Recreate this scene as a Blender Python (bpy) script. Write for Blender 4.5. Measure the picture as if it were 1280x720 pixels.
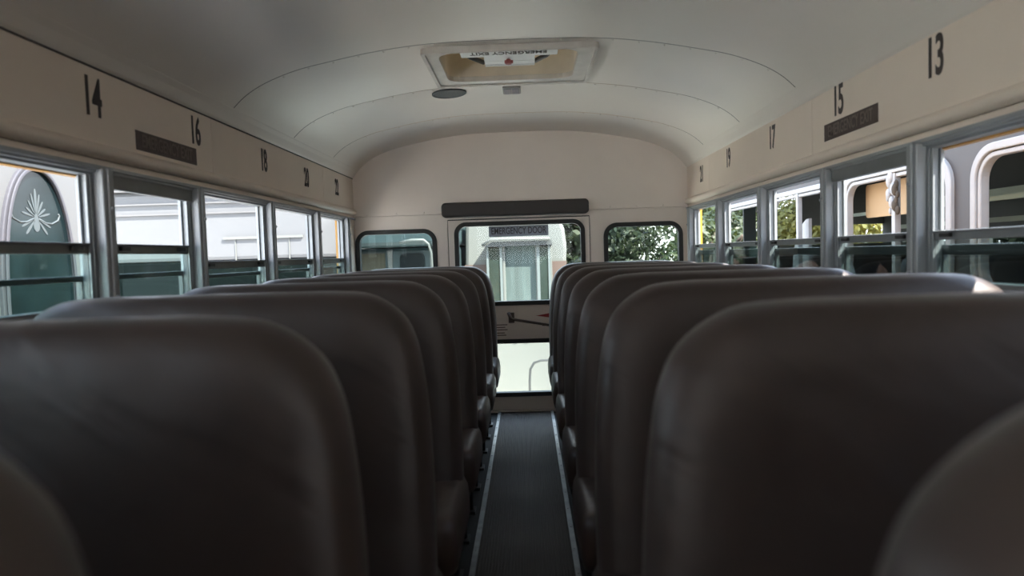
import bpy, bmesh, math, random
from mathutils import Vector, Matrix
R = math.radians
random.seed(7)
for o in list(bpy.data.objects): bpy.data.objects.remove(o)
S = bpy.context.scene
COL = S.collection
PI = math.pi

# ------------------------------------------------------------------ camera
F = 865.0; CX = 0.04; CZ = 1.10
yaw = math.atan(20/F); pitch = math.atan(-42/F); roll = R(1.8)
cd = bpy.data.cameras.new('camera'); cam = bpy.data.objects.new('camera', cd); COL.objects.link(cam)
cd.sensor_width = 36; cd.lens = 36*F/1280; cd.clip_start = 0.02; cd.clip_end = 400
M3 = Matrix.Rotation(yaw, 4, 'Z') @ Matrix.Rotation(pitch, 4, 'X') @ Matrix.Rotation(roll, 4, 'Y') @ Matrix.Rotation(PI/2, 4, 'X')
cam.matrix_world = Matrix.Translation((CX, 0, CZ)) @ M3
cd.dof.use_dof = True; cd.dof.focus_distance = 4.3; cd.dof.aperture_fstop = 2.8
S.camera = cam
# ------------------------------------------------------------------ light
EXPO = 0.36
SUN = 22.0
SKY = 4.2
w = bpy.data.worlds.new('world'); S.world = w; w.use_nodes = True
nt = w.node_tree; bg = nt.nodes['Background']
tc = nt.nodes.new('ShaderNodeTexCoord'); sp = nt.nodes.new('ShaderNodeSeparateXYZ'); rp = nt.nodes.new('ShaderNodeValToRGB')
nt.links.new(tc.outputs['Generated'], sp.inputs[0]); nt.links.new(sp.outputs[2], rp.inputs[0]); nt.links.new(rp.outputs[0], bg.inputs[0])
rp.color_ramp.elements[0].position = 0.0; rp.color_ramp.elements[0].color = (.92, .95, 1, 1)
rp.color_ramp.elements[1].position = 0.7; rp.color_ramp.elements[1].color = (.55, .72, 1, 1)
bg.inputs[1].default_value = SKY
sl = bpy.data.lights.new('sun', 'SUN'); sun = bpy.data.objects.new('sun', sl); COL.objects.link(sun)
sl.energy = SUN; sl.angle = R(0.6); sl.color = (1, .95, .87)
sun.rotation_euler = Vector((.55, -.40, .76)).to_track_quat('Z', 'Y').to_euler()
sun.location = (6, -4, 9)
S.view_settings.view_transform = 'Standard'; S.view_settings.look = 'None'
S.view_settings.exposure = EXPO; S.view_settings.gamma = 1; S.view_settings.use_curve_mapping = False
S.cycles.max_bounces = 12; S.cycles.diffuse_bounces = 6; S.cycles.transparent_max_bounces = 16
S.cycles.caustics_reflective = False; S.cycles.caustics_refractive = False
S.cycles.sample_clamp_indirect = 6

# ------------------------------------------------------------------ materials
def mat(name, col, rough=.5, metal=0, var=.0, scale=6, bump=0, bscale=80, col2=None, spec=.5, coat=0, stretch=None, detail=4, sheen=0):
    m = bpy.data.materials.new(name); m.use_nodes = True; n = m.node_tree; b = n.nodes['Principled BSDF']
    b.inputs['Base Color'].default_value = (*col, 1); b.inputs['Roughness'].default_value = rough
    b.inputs['Metallic'].default_value = metal; b.inputs['Specular IOR Level'].default_value = spec
    b.inputs['Coat Weight'].default_value = coat; b.inputs['Sheen Weight'].default_value = sheen
    co = n.nodes.new('ShaderNodeTexCoord'); mp = n.nodes.new('ShaderNodeMapping')
    n.links.new(co.outputs['Object'], mp.inputs[0])
    if stretch: mp.inputs['Scale'].default_value = stretch
    if var or col2:
        t = n.nodes.new('ShaderNodeTexNoise'); t.inputs['Scale'].default_value = scale; t.inputs['Detail'].default_value = detail
        r = n.nodes.new('ShaderNodeValToRGB'); c2 = col2 or tuple(c*(1-var) for c in col)
        r.color_ramp.elements[0].position = .35; r.color_ramp.elements[1].position = .65
        r.color_ramp.elements[0].color = (*c2, 1); r.color_ramp.elements[1].color = (*col, 1)
        n.links.new(mp.outputs[0], t.inputs[0]); n.links.new(t.outputs[0], r.inputs[0]); n.links.new(r.outputs[0], b.inputs['Base Color'])
    if bump:
        t2 = n.nodes.new('ShaderNodeTexNoise'); t2.inputs['Scale'].default_value = bscale; t2.inputs['Detail'].default_value = 3
        bp = n.nodes.new('ShaderNodeBump'); bp.inputs['Strength'].default_value = bump; bp.inputs['Distance'].default_value = .01
        n.links.new(mp.outputs[0], t2.inputs[0]); n.links.new(t2.outputs[0], bp.inputs['Height']); n.links.new(bp.outputs[0], b.inputs['Normal'])
    return m
def glass_mat(name, tint, ior=1.5):
    # flat pane: tinted transparency plus a fresnel weighted mirror
    m = bpy.data.materials.new(name); m.use_nodes = True; n = m.node_tree; n.nodes.clear()
    o = n.nodes.new('ShaderNodeOutputMaterial'); mx = n.nodes.new('ShaderNodeMixShader'); fr = n.nodes.new('ShaderNodeFresnel')
    tr = n.nodes.new('ShaderNodeBsdfTransparent'); gl = n.nodes.new('ShaderNodeBsdfGlossy')
    tr.inputs[0].default_value = (*tint, 1); gl.inputs['Roughness'].default_value = .02; fr.inputs[0].default_value = ior
    ge = n.nodes.new('ShaderNodeNewGeometry'); iv = n.nodes.new('ShaderNodeMath'); iv.operation = 'SUBTRACT'; iv.inputs[0].default_value = 1; mu = n.nodes.new('ShaderNodeMath'); mu.operation = 'MULTIPLY'
    n.links.new(ge.outputs['Backfacing'], iv.inputs[1]); n.links.new(iv.outputs[0], mu.inputs[0]); n.links.new(fr.outputs[0], mu.inputs[1]); n.links.new(mu.outputs[0], mx.inputs[0]); n.links.new(tr.outputs[0], mx.inputs[1]); n.links.new(gl.outputs[0], mx.inputs[2]); n.links.new(mx.outputs[0], o.inputs[0])
    return m
CREAM = mat('cream_paint', (.82, .705, .60), .42, var=.06, scale=2.5, bump=.05, bscale=30)
CEIL = mat('ceiling_paint', (.84, .785, .72), .38, var=.05, scale=1.5, bump=.04, bscale=14)
REARP = mat('rear_paint', (.86, .775, .70), .45, var=.05, scale=3, bump=.04, bscale=20)
YELLOW = mat('bus_yellow', (0.5250, 0.2520, 0.0280), .4, var=.1)
POST = mat('grey_post', (0.3450, 0.3622, 0.3737), .4, metal=.2, var=.12, scale=9)
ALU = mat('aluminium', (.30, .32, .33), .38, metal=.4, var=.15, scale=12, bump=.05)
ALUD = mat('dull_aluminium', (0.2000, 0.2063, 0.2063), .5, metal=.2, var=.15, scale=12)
RUB = mat('black_rubber', (.018, .019, .018), .55)
DARK = mat('dark_plastic', (.03, .028, .027), .5)
PAD = mat('black_vinyl_pad', (.035, .030, .028), .55, bump=.1, bscale=150)
def vinyl_mat():
    m = mat('brown_vinyl', (.052, .037, .032), .42, var=.22, scale=5, spec=.45, sheen=.12)
    n = m.node_tree; b = n.nodes['Principled BSDF']
    co = n.nodes.new('ShaderNodeTexCoord')
    mp = n.nodes.new('ShaderNodeMapping'); mp.vector_type = 'TEXTURE'; mp.inputs['Rotation'].default_value = (0, R(32), 0); mp.inputs['Scale'].default_value = (1, 1, .28)
    t = n.nodes.new('ShaderNodeTexNoise'); t.inputs['Scale'].default_value = 4.5; t.inputs['Detail'].default_value = 2; t.inputs['Distortion'].default_value = .6
    t2 = n.nodes.new('ShaderNodeTexNoise'); t2.inputs['Scale'].default_value = 400; t2.inputs['Detail'].default_value = 1
    b1 = n.nodes.new('ShaderNodeBump'); b1.inputs['Strength'].default_value = .3; b1.inputs['Distance'].default_value = .012
    b2 = n.nodes.new('ShaderNodeBump'); b2.inputs['Strength'].default_value = .10; b2.inputs['Distance'].default_value = .002
    n.links.new(co.outputs['Object'], mp.inputs[0]); n.links.new(mp.outputs[0], t.inputs[0]); n.links.new(co.outputs['Object'], t2.inputs[0])
    n.links.new(t.outputs[0], b1.inputs['Height']); n.links.new(t2.outputs[0], b2.inputs['Height'])
    n.links.new(b1.outputs[0], b2.inputs['Normal']); n.links.new(b2.outputs[0], b.inputs['Normal'])
    return m
VINYL = vinyl_mat()
CUSH = mat('cushion_vinyl', (.055, .036, .029), .45, var=.15, scale=8, bump=.15, bscale=30)
LEGM = mat('black_steel', (.02, .02, .02), .4, metal=.3)
FLOOR = mat('floor_rubber', (0.0216, 0.0204, 0.0192), .7, spec=.3, var=.3, scale=5, bump=.1, bscale=60)
RUNNER = mat('runner_rubber', (0.0889, 0.0758, 0.0667), .65, spec=.25, var=.25, scale=3)
RAIL = mat('rail_aluminium', (.35, .35, .34), .4, metal=.6, var=.3, scale=20)
DECAL = mat('decal_black', (.045, .035, .032), .6)
DECALB = mat('decal_brown', (.085, .06, .052), .6, var=.25, scale=40)
DECALT = mat('decal_letter', (.16, .125, .11), .6)
GREYD = mat('door_decal_grey', (.16, .16, .175), .5, var=.2, scale=60)
_n = GREYD.node_tree; _t = _n.nodes.new('ShaderNodeBsdfTranslucent'); _t.inputs[0].default_value = (.33, .33, .35, 1); _m = _n.nodes.new('ShaderNodeMixShader'); _m.inputs[0].default_value = .6
_n.links.new(_n.nodes['Principled BSDF'].outputs[0], _m.inputs[1]); _n.links.new(_t.outputs[0], _m.inputs[2]); _n.links.new(_m.outputs[0], _n.nodes['Material Output'].inputs[0])
REDM = mat('red_plastic', (.35, .03, .03), .45)
WHITEP = mat('white_plastic', (.80, .82, .82), .4)
TINT = glass_mat('tinted_glass', (.60, .65, .64))
TINTL = glass_mat('tinted_glass_light', (.74, .83, .81), 1.2)
TINTC = glass_mat('pane_glass', (.90, .93, .92), 1.2)
CLEAR = glass_mat('clear_glass', (.93, .96, .94), 1.2)
# outside
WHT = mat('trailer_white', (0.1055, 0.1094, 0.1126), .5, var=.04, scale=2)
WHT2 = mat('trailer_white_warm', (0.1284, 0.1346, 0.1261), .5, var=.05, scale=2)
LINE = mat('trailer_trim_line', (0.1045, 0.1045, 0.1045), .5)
TEALB = mat('trailer_base_teal', (0.0030, 0.0053, 0.0054), .8, spec=.1, var=.2, scale=2)
DGLASS = mat('dark_window_glass', (0.007, 0.010, 0.011), .3, spec=.12)
OVALG = mat('etched_oval_glass', (0.0102, 0.0190, 0.0219), .15, var=.5, scale=4, spec=.6)
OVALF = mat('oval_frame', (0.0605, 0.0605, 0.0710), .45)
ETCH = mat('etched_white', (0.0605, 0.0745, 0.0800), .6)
BEIGE = mat('beige_stripe', (0.094, 0.063, 0.052), .55)
TEALG = mat('camper_shade_teal', (0.0259, 0.0457, 0.0484), .45, var=.1, scale=3)
CURT = mat('curtain_light', (0.0673, 0.0938, 0.0898), .8, var=.35, scale=3, stretch=(6, 6, .4))
CURTB = mat('curtain_beige', (0.072, 0.066, 0.044), .8, var=.3, scale=5, stretch=(6, 6, .6))
GREYW = mat('neighbour_bus_grey', (.060, .055, .054), .5, var=.1, scale=2)
FRW = mat('neighbour_frame_white', (.34, .335, .33), .45, var=.08, scale=9)
TAN = mat('tan_lit_lining', (.38, .25, .13), .6)
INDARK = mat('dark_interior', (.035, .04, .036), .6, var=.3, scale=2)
INLT = mat('pale_green_rack', (.22, .27, .22), .5)
GROUND = mat('gravel_ground', (.82, .79, .73), .9, var=.12, scale=3, bump=.2, bscale=12)
BARK = mat('bark', (.06, .045, .03), .9, var=.3)
def leaf_mat(name, a, b):
    m = mat(name, a, .55, col2=b, scale=1.6, detail=6); n = m.node_tree
    bs = n.nodes['Principled BSDF']; tl = n.nodes.new('ShaderNodeBsdfTranslucent'); mx = n.nodes.new('ShaderNodeMixShader'); mx.inputs[0].default_value = .35
    tl.inputs[0].default_value = (a[0]*1.3, a[1]*1.2, a[2], 1)
    n.links.new(bs.outputs[0], mx.inputs[1]); n.links.new(tl.outputs[0], mx.inputs[2]); n.links.new(mx.outputs[0], n.nodes['Material Output'].inputs[0])
    return m
LEAF = leaf_mat('leaves_green', (0.0480, 0.0680, 0.0224), (.020, .036, .013))
LEAFY = leaf_mat('leaves_yellow_green', (.20, .185, .04), (.065, .09, .02))
LEAFD = leaf_mat('leaves_dark', (0.0285, 0.0435, 0.0195), (.013, .024, .013))

# ------------------------------------------------------------------ mesh helpers
def box(bm, x0, x1, y0, y1, z0, z1, mi=0):
    vs = [bm.verts.new((x, y, z)) for z in (z0, z1) for y in (y0, y1) for x in (x0, x1)]
    for f in ((0, 2, 3, 1), (4, 5, 7, 6), (0, 1, 5, 4), (2, 6, 7, 3), (0, 4, 6, 2), (1, 3, 7, 5)):
        fc = bm.faces.new([vs[i] for i in f]); fc.material_index = mi
    return vs
def tube(bm, pts, r, n=8, cap=True, mi=0):
    rings = []
    for i, p in enumerate(pts):
        p = Vector(p); a = Vector(pts[max(i-1, 0)]); b = Vector(pts[min(i+1, len(pts)-1)]); d = (b-a).normalized()
        u = d.orthogonal() if i == 0 else (lastu - d*lastu.dot(d)); u.normalize(); lastu = u; v = d.cross(u)
        rr = r[i] if isinstance(r, (list, tuple)) else r
        rings.append([bm.verts.new(p+(u*math.cos(2*PI*k/n)+v*math.sin(2*PI*k/n))*rr) for k in range(n)])
    for a, b in zip(rings, rings[1:]):
        for k in range(n):
            f = bm.faces.new((a[k], a[(k+1) % n], b[(k+1) % n], b[k])); f.smooth = True; f.material_index = mi
    if cap: bm.faces.new(rings[0][::-1]); bm.faces.new(rings[-1])
def obj(name, bm, m=None, parent=None, smooth=False, bevel=0, kind=None, label=None):
    bmesh.ops.recalc_face_normals(bm, faces=bm.faces)
    me = bpy.data.meshes.new(name); bm.to_mesh(me); bm.free()
    o = bpy.data.objects.new(name, me); COL.objects.link(o)
    for q in (m if isinstance(m, (list, tuple)) else [m]):
        if q: me.materials.append(q)
    if smooth: me.polygons.foreach_set('use_smooth', [True]*len(me.polygons))
    if bevel:
        b = o.modifiers.new('bevel', 'BEVEL'); b.width = bevel; b.segments = 2; b.limit_method = 'ANGLE'; b.angle_limit = R(40)
    if parent: o.parent = parent
    if kind: o['kind'] = kind
    if label: o['label'] = label
    return o
def empty(name, loc=(0, 0, 0), kind=None, label=None, cat=None, group=None):
    o = bpy.data.objects.new(name, None); COL.objects.link(o); o.location = loc; o.empty_display_size = .1
    if kind: o['kind'] = kind
    if label: o['label'] = label
    if cat: o['category'] = cat
    if group: o['group'] = group
    bpy.context.view_layer.update()
    return o
def kid(name, bm, m, parent, **k):
    # geometry given in world space, re-expressed in the parent's space
    bmesh.ops.transform(bm, matrix=parent_inv(parent), verts=bm.verts)
    return obj(name, bm, m, parent, **k)
def parent_inv(p):
    mt = Matrix.Identity(4); q = p
    while q: mt = Matrix.Translation(q.location) @ q.rotation_euler.to_matrix().to_4x4() @ mt; q = q.parent
    return mt.inverted()
def tag(o, label, cat, group=None):
    o['label'] = label; o['category'] = cat
    if group: o['group'] = group
    return o
def BM(): return bmesh.new()
def rrect(x0, x1, z0, z1, r, n=8):
    pts = []
    for cx, cz, a0 in ((x1-r, z1-r, 0), (x0+r, z1-r, 90), (x0+r, z0+r, 180), (x1-r, z0+r, 270)):
        for k in range(n+1):
            a = R(a0+90*k/n); pts.append((cx+r*math.cos(a), cz+r*math.sin(a)))
    return pts
def ring_prism(bm, outer, inner, mapf, d0, d1, mi=0):
    # ring between two matching loops, extruded between depths d0..d1; mapf(u, v, d) -> xyz
    n = len(outer)
    L = [[bm.verts.new(mapf(u, v, d)) for (u, v) in loop] for d in (d0, d1) for loop in (outer, inner)]
    for k in range(n):
        j = (k+1) % n
        for a, b in ((0, 1), (1, 3), (3, 2), (2, 0)):
            f = bm.faces.new((L[a][k], L[a][j], L[b][j], L[b][k])); f.material_index = mi
def plate(bm, loop, mapf, d0, d1, mi=0):
    a = [bm.verts.new(mapf(u, v, d0)) for u, v in loop]; b = [bm.verts.new(mapf(u, v, d1)) for u, v in loop]
    n = len(loop); fs = [bm.faces.new(a), bm.faces.new(b[::-1])]
    for k in range(n): fs.append(bm.faces.new((a[k], a[(k+1) % n], b[(k+1) % n], b[k])))
    for f in fs: f.material_index = mi
def perforated(bm, u0, u1, v0, v1, holes, mapf, d0, d1, mi=0, nc=8):
    """plate u0..u1 x v0..v1 with rounded-rect holes (u0,u1,v0,v1,r) lying side by side in u"""
    holes = sorted(holes); us = u0
    for i, h in enumerate(holes):
        nx = (h[1]+holes[i+1][0])/2 if i+1 < len(holes) else u1
        outer = [];
        inner = rrect(h[0], h[1], h[2], h[3], h[4], nc); cu, cv = (h[0]+h[1])/2, (h[2]+h[3])/2
        cs = {0: (nx, v1), 1: (us, v1), 2: (us, v0), 3: (nx, v0)}
        for q in range(4):
            for k in range(nc+1):
                t = k/nc; x, y = cs[q]; px, py = inner[q*(nc+1)+k]
                if q == 0: p = (nx, py + (v1-py)*min(1, 2*t)) if t < .5 else (nx+(px-nx)*(2*t-1), v1)
                elif q == 1: p = (px+(us-px)*min(1, 2*t), v1) if t < .5 else (us, v1+(py-v1)*(2*t-1))
                elif q == 2: p = (us, py+(v0-py)*min(1, 2*t)) if t < .5 else (us+(px-us)*(2*t-1), v0)
                else: p = (px+(nx-px)*min(1, 2*t), v0) if t < .5 else (nx, v0+(py-v0)*(2*t-1))
                outer.append(p)
        ring_prism(bm, outer, inner, mapf, d0, d1, mi); us = nx
OFFS = .012
def text(name, body, m, parent, size, mw, xscale=1, depth=.0006, label=None):
    c = bpy.data.curves.new(name, 'FONT'); c.body = body; c.size = size; c.align_x = 'CENTER'; c.align_y = 'CENTER'; c.extrude = depth; c.offset = size*OFFS
    t = bpy.data.objects.new('tmp', c); COL.objects.link(t); bpy.context.view_layer.update()
    me = bpy.data.meshes.new_from_object(t.evaluated_get(bpy.context.evaluated_depsgraph_get())); bpy.data.objects.remove(t)
    me.transform(Matrix.Diagonal((xscale, 1, 1, 1))); me.transform(mw); me.transform(parent_inv(parent)) if parent else None
    me.materials.clear(); me.materials.append(m)
    o = bpy.data.objects.new(name, me); COL.objects.link(o)
    if parent: o.parent = parent
    if label: o['label'] = label
    return o
# basis matrices for writing on walls
def onleft(x, y, z): return Matrix(((0, 0, 1, x), (1, 0, 0, y), (0, 1, 0, z), (0, 0, 0, 1)))       # read along +y, faces +x
def onright(x, y, z): return Matrix(((0, 0, -1, x), (-1, 0, 0, y), (0, 1, 0, z), (0, 0, 0, 1)))    # read along -y, faces -x
def onrear(x, y, z): return Matrix(((1, 0, 0, x), (0, 0, -1, y), (0, 1, 0, z), (0, 0, 0, 1)))

# ------------------------------------------------------------------ the bus shell
YR = 4.77; YF = -5.2; XW = 1.145; XO = 1.205
PL = [-4.47, -3.76, -3.05, -2.34, -1.63, -.92, -.21, .50, 1.21, 1.92, 2.475, 3.18, 3.89, 4.535]
PR = [-4.42, -3.71, -3.00, -2.29, -1.58, -.87, -.16, .50, 1.20, 1.975, 2.555, 3.25, 3.965, 4.655]
ZS, ZH = .965, 1.372
# floor
bm = BM(); box(bm, -XW, XW, YF, YR+.02, -.06, 0); fl = obj('floor', bm, FLOOR, kind='structure')
bm = BM()
n = 31; prof = []
for i in range(n):
    x = -.172 + .344*i/n; wd = .344/n
    prof += [(x, .004), (x+wd*.15, .009), (x+wd*.5, .009), (x+wd*.65, .004)]
prof.append((.172, .004))
va = [bm.verts.new((x, -1.0, z)) for x, z in prof]; vb = [bm.verts.new((x, YR-.01, z)) for x, z in prof]
for k in range(len(prof)-1): bm.faces.new((va[k], va[k+1], vb[k+1], vb[k]))
obj('aisle_runner', bm, RUNNER, fl, label='black ribbed rubber aisle runner')
for s in (-1, 1):
    bm = BM(); box(bm, *sorted((s*.172, s*.192)), -1.0, YR-.01, .0, .013)
    for k in range(28):
        y = -.9+.2*k; bmesh.ops.create_uvsphere(bm, u_segments=8, v_segments=4, radius=.004, matrix=Matrix.Translation((s*.182, y, .013)))
    obj('edge_strip', bm, RAIL, fl, bevel=.002, label='metal edge strip of the aisle runner')
# ceiling profile
CP = [(0, 1.935), (.19, 1.934), (.36, 1.927), (.55, 1.905), (.74, 1.870), (.84, 1.848), (.93, 1.818), (1.0, 1.786), (1.055, 1.750), (1.10, 1.708), (1.118, 1.690)]
CPf = [(-x, z) for x, z in CP[::-1]] + CP[1:]
def crom(P, t):
    n = len(P)-1; i = min(int(t*n), n-1); u = t*n-i
    p = [P[max(0, min(n, i+k))] for k in (-1, 0, 1, 2)]
    return tuple(.5*((2*p[1][d]) + (-p[0][d]+p[2][d])*u + (2*p[0][d]-5*p[1][d]+4*p[2][d]-p[3][d])*u*u + (-p[0][d]+3*p[1][d]-3*p[2][d]+p[3][d])*u**3) for d in (0, 1))
HX0, HX1, HY0, HY1 = -.31, .285, 2.83, 3.31
raw = [crom(CPf, k/80) for k in range(81)]
xs = sorted(set([round(p[0], 4) for p in raw if not (-.35 < p[0] < .33)] + [-.35, HX0, -.2, -.1, 0, .1, .2, HX1, .33]))
def ceil_z(x):
    for (a, za), (b, zb) in zip(raw, raw[1:]):
        if a <= x <= b: return za+(zb-za)*(x-a)/(b-a)
    return raw[-1][1]
SEAMS = [-4.3, -3.6, -2.9, -2.2, -1.5, -.8, -.08, .62, 1.33, 2.735, 3.44, 4.14]
ys = [YF, YR]
for s in SEAMS: ys += [s-.004, s-.0025, s+.0025, s+.004]
for i in range(12): ys.append(YF+(YR-YF)*i/12)
ys += [HY0, HY1]; ys = sorted(ys)
bm = BM()
ends = [YF]+[q for s_ in SEAMS for q in (s_-.003, s_+.003)]+[YR]
for a, b in zip(ends[0::2], ends[1::2]):                               # one pressed sheet per roof bay, hairline joint between
    yl = [a]+[q for q in sorted(set([HY0, HY1]+[a+(b-a)*k/4 for k in range(1, 10)])) if a < q < b]+[b]
    gr = [[bm.verts.new((x, y, ceil_z(x)+.010*math.sin(PI*(y-a)/(b-a))**2*max(0, 1-abs(x)**4))) for x in xs] for y in yl]
    for q in range(len(yl)-1):
        for i in range(len(xs)-1):
            if yl[q] >= HY0-1e-6 and yl[q+1] <= HY1+1e-6 and xs[i] >= HX0-1e-6 and xs[i+1] <= HX1+1e-6: continue
            bm.faces.new((gr[q][i], gr[q][i+1], gr[q+1][i+1], gr[q+1][i])).smooth = True
for s_ in SEAMS:
    v0 = [bm.verts.new((x, s_-.02, ceil_z(x)+.005)) for x in xs]; v1 = [bm.verts.new((x, s_+.02, ceil_z(x)+.005)) for x in xs]
    for i in range(len(xs)-1): bm.faces.new((v0[i], v0[i+1], v1[i+1], v1[i])).material_index = 1  # dark backing paints the recess shade into the sheet joints
for s in SEAMS[9:]:
    for x in [-1.0+.1*k for k in range(21)]:
        if HX0 < x < HX1 and HY0 < s+.02 < HY1: continue
        bmesh.ops.create_uvsphere(bm, u_segments=8, v_segments=4, radius=.004, matrix=Matrix.Translation((x, s+.018, ceil_z(x))))
ceil = obj('ceiling', bm, [CEIL, mat('seam_shadow_backing', (.12, .11, .10), .8)], kind='structure')
bm = BM()                                                              # outer roof skin, yellow
def roofring(y): return [bm.verts.new(p) for p in ([(-XO, y, 1.40), (-XO, y, 1.66)] + [(x*1.04, y, ceil_z(x)+.055) for x in xs] + [(XO, y, 1.66), (XO, y, 1.40)])]
yy = [YF-.05, HY0, HY1, YR+.06]; rr = [roofring(y) for y in yy]
for j in range(3):
    for i in range(len(rr[0])-1):
        if j == 1 and 2 <= i < len(xs)+1 and xs[i-2] >= HX0-1e-6 and xs[min(i-1, len(xs)-1)] <= HX1+1e-6: continue
        bm.faces.new((rr[j][i], rr[j][i+1], rr[j+1][i+1], rr[j+1][i]))
obj('roof_skin', bm, YELLOW, ceil)
# cove strips
for s in (-1, 1):
    bm = BM()
    P = [(1.118, 1.692), (1.112, 1.700), (1.104, 1.703), (1.128, 1.676), (1.143, 1.655)]
    P = [(1.098, 1.712), (1.101, 1.706), (1.116, 1.690), (1.135, 1.664), (1.145, 1.655), (1.150, 1.655), (1.150, 1.72)]
    a = [bm.verts.new((s*x, YF, z)) for x, z in P]; b = [bm.verts.new((s*x, YR, z)) for x, z in P]
    for k in range(len(P)-1): bm.faces.new((a[k], a[k+1], b[k+1], b[k]))
    obj('cove_strip', bm, CEIL, ceil)
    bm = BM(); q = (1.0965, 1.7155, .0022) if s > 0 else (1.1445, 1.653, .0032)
    tube(bm, [(s*q[0], YF, q[1]), (s*q[0], YR, q[1])], q[2], 6); obj('crease_shadow_line', bm, mat('crease_shadow_dark', (.10, .09, .08), .8), ceil)  # dark bead drawn in as the shadow line of the cove crease

def side_wall(s, P, name, seams):
    mat_ = [CREAM, YELLOW]
    bm = BM()
    X = lambda a, b: sorted((s*a, s*b))
    ends = [YF] + seams + [YR]
    for a, b in zip(ends, ends[1:]):                                   # letter panels with hairline joints
        box(bm, *X(XW, XW+.02), a+.0015, b-.0015, 1.40, 1.657)
    box(bm, *X(XW+.003, XW+.022), YF, YR, 1.40, 1.70)
    box(bm, *X(XW+.0, XW+.02), YF, YR, ZH, 1.405)
    box(bm, *X(XW, XW+.02), YF, YR, 0, ZS)
    box(bm, *X(XO-.012, XO), YF-.05, YR+.06, 1.385, 1.66, 1)
    box(bm, *X(XO-.012, XO), YF-.05, YR+.06, -.35, ZS-.01, 1)
    y0 = P[-1]+.03
    box(bm, *X(XW, XW+.02), y0, YR, ZS, ZH)                            # rear corner panel
    box(bm, *X(XO-.012, XO), y0, YR+.06, ZS-.01, 1.385, 1)
    box(bm, *X(XW+.02, XO-.012), y0-.002, y0+.01, ZS, 1.38, 1)
    box(bm, *X(XW, XW+.02), YF, P[0]-.03, ZS, ZH)
    box(bm, *X(XO-.012, XO), YF-.05, P[0]-.03, ZS-.01, 1.385, 1)
    box(bm, *X(XW+.02, XO-.012), P[0], y0, 1.376, 1.385, 1)            # yellow window head reveal
    box(bm, *X(XO-.022, XO), P[0], 1.96, 1.350, 1.39, 1)                 # yellow outer skin round the openings
    box(bm, *X(XO-.022, XO), 1.96, y0, 1.368, 1.39, 1)
    box(bm, *X(XO-.014, XO), P[-1]-.034, P[-1]+.024, ZS-.01, 1.39, 1)
    wl = obj(name, bm, mat_, kind='structure')
    bm = BM()                                                          # half round drip moulding above the windows
    pr = [(XW+.001, 1.402), (XW-.014, 1.408), (XW-.023, 1.420), (XW-.018, 1.434), (XW-.006, 1.444), (XW+.001, 1.446)]
    a = [bm.verts.new((s*x, YF, z)) for x, z in pr]; b = [bm.verts.new((s*x, YR, z)) for x, z in pr]
    for k in range(len(pr)-1): bm.faces.new((a[k], a[k+1], b[k+1], b[k])).smooth = True
    obj('drip_moulding', bm, CREAM, wl)
    bm = BM(); box(bm, *X(XW-.028, XW+.05), YF, YR-.01, ZS-.02, ZS); obj('window_sill', bm, POST, wl, bevel=.004)
    bm = BM(); box(bm, *X(XW-.012, XW+.01), YF, YR-.005, ZH-.002, ZH+.010); box(bm, *X(XW-.006, XW+.04), P[0], P[-1], ZH-.010, ZH-.001); obj('head_rail', bm, POST, wl, bevel=.002)
    return wl
WLs = side_wall(-1, PL, 'wall_left', [-1.5, -.1, 1.25, 2.63, 4.07])
WRs = side_wall(1, PR, 'wall_right', [-1.5, -.1, 1.27, 2.70, 4.20])
tn = 0
for s, P in ((-1, PL), (1, PR)):
    for i, y in enumerate(P):
        tn += 1; bm = BM(); hw = .026
        X = lambda a, b: sorted((s*a, s*b))
        box(bm, *X(XW-.024, XO-.016), y-hw, y+hw, ZS, ZH)
        box(bm, *X(XW-.030, XW-.020), y-.010, y+.010, ZS, ZH+.004)
        for z in (ZH-.11, ZS+.05): bmesh.ops.create_uvsphere(bm, u_segments=10, v_segments=6, radius=.007, matrix=Matrix.Translation((s*(XW-.030), y, z)))
        obj('trim_%d' % tn, bm, POST, kind='structure', bevel=.004)

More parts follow.
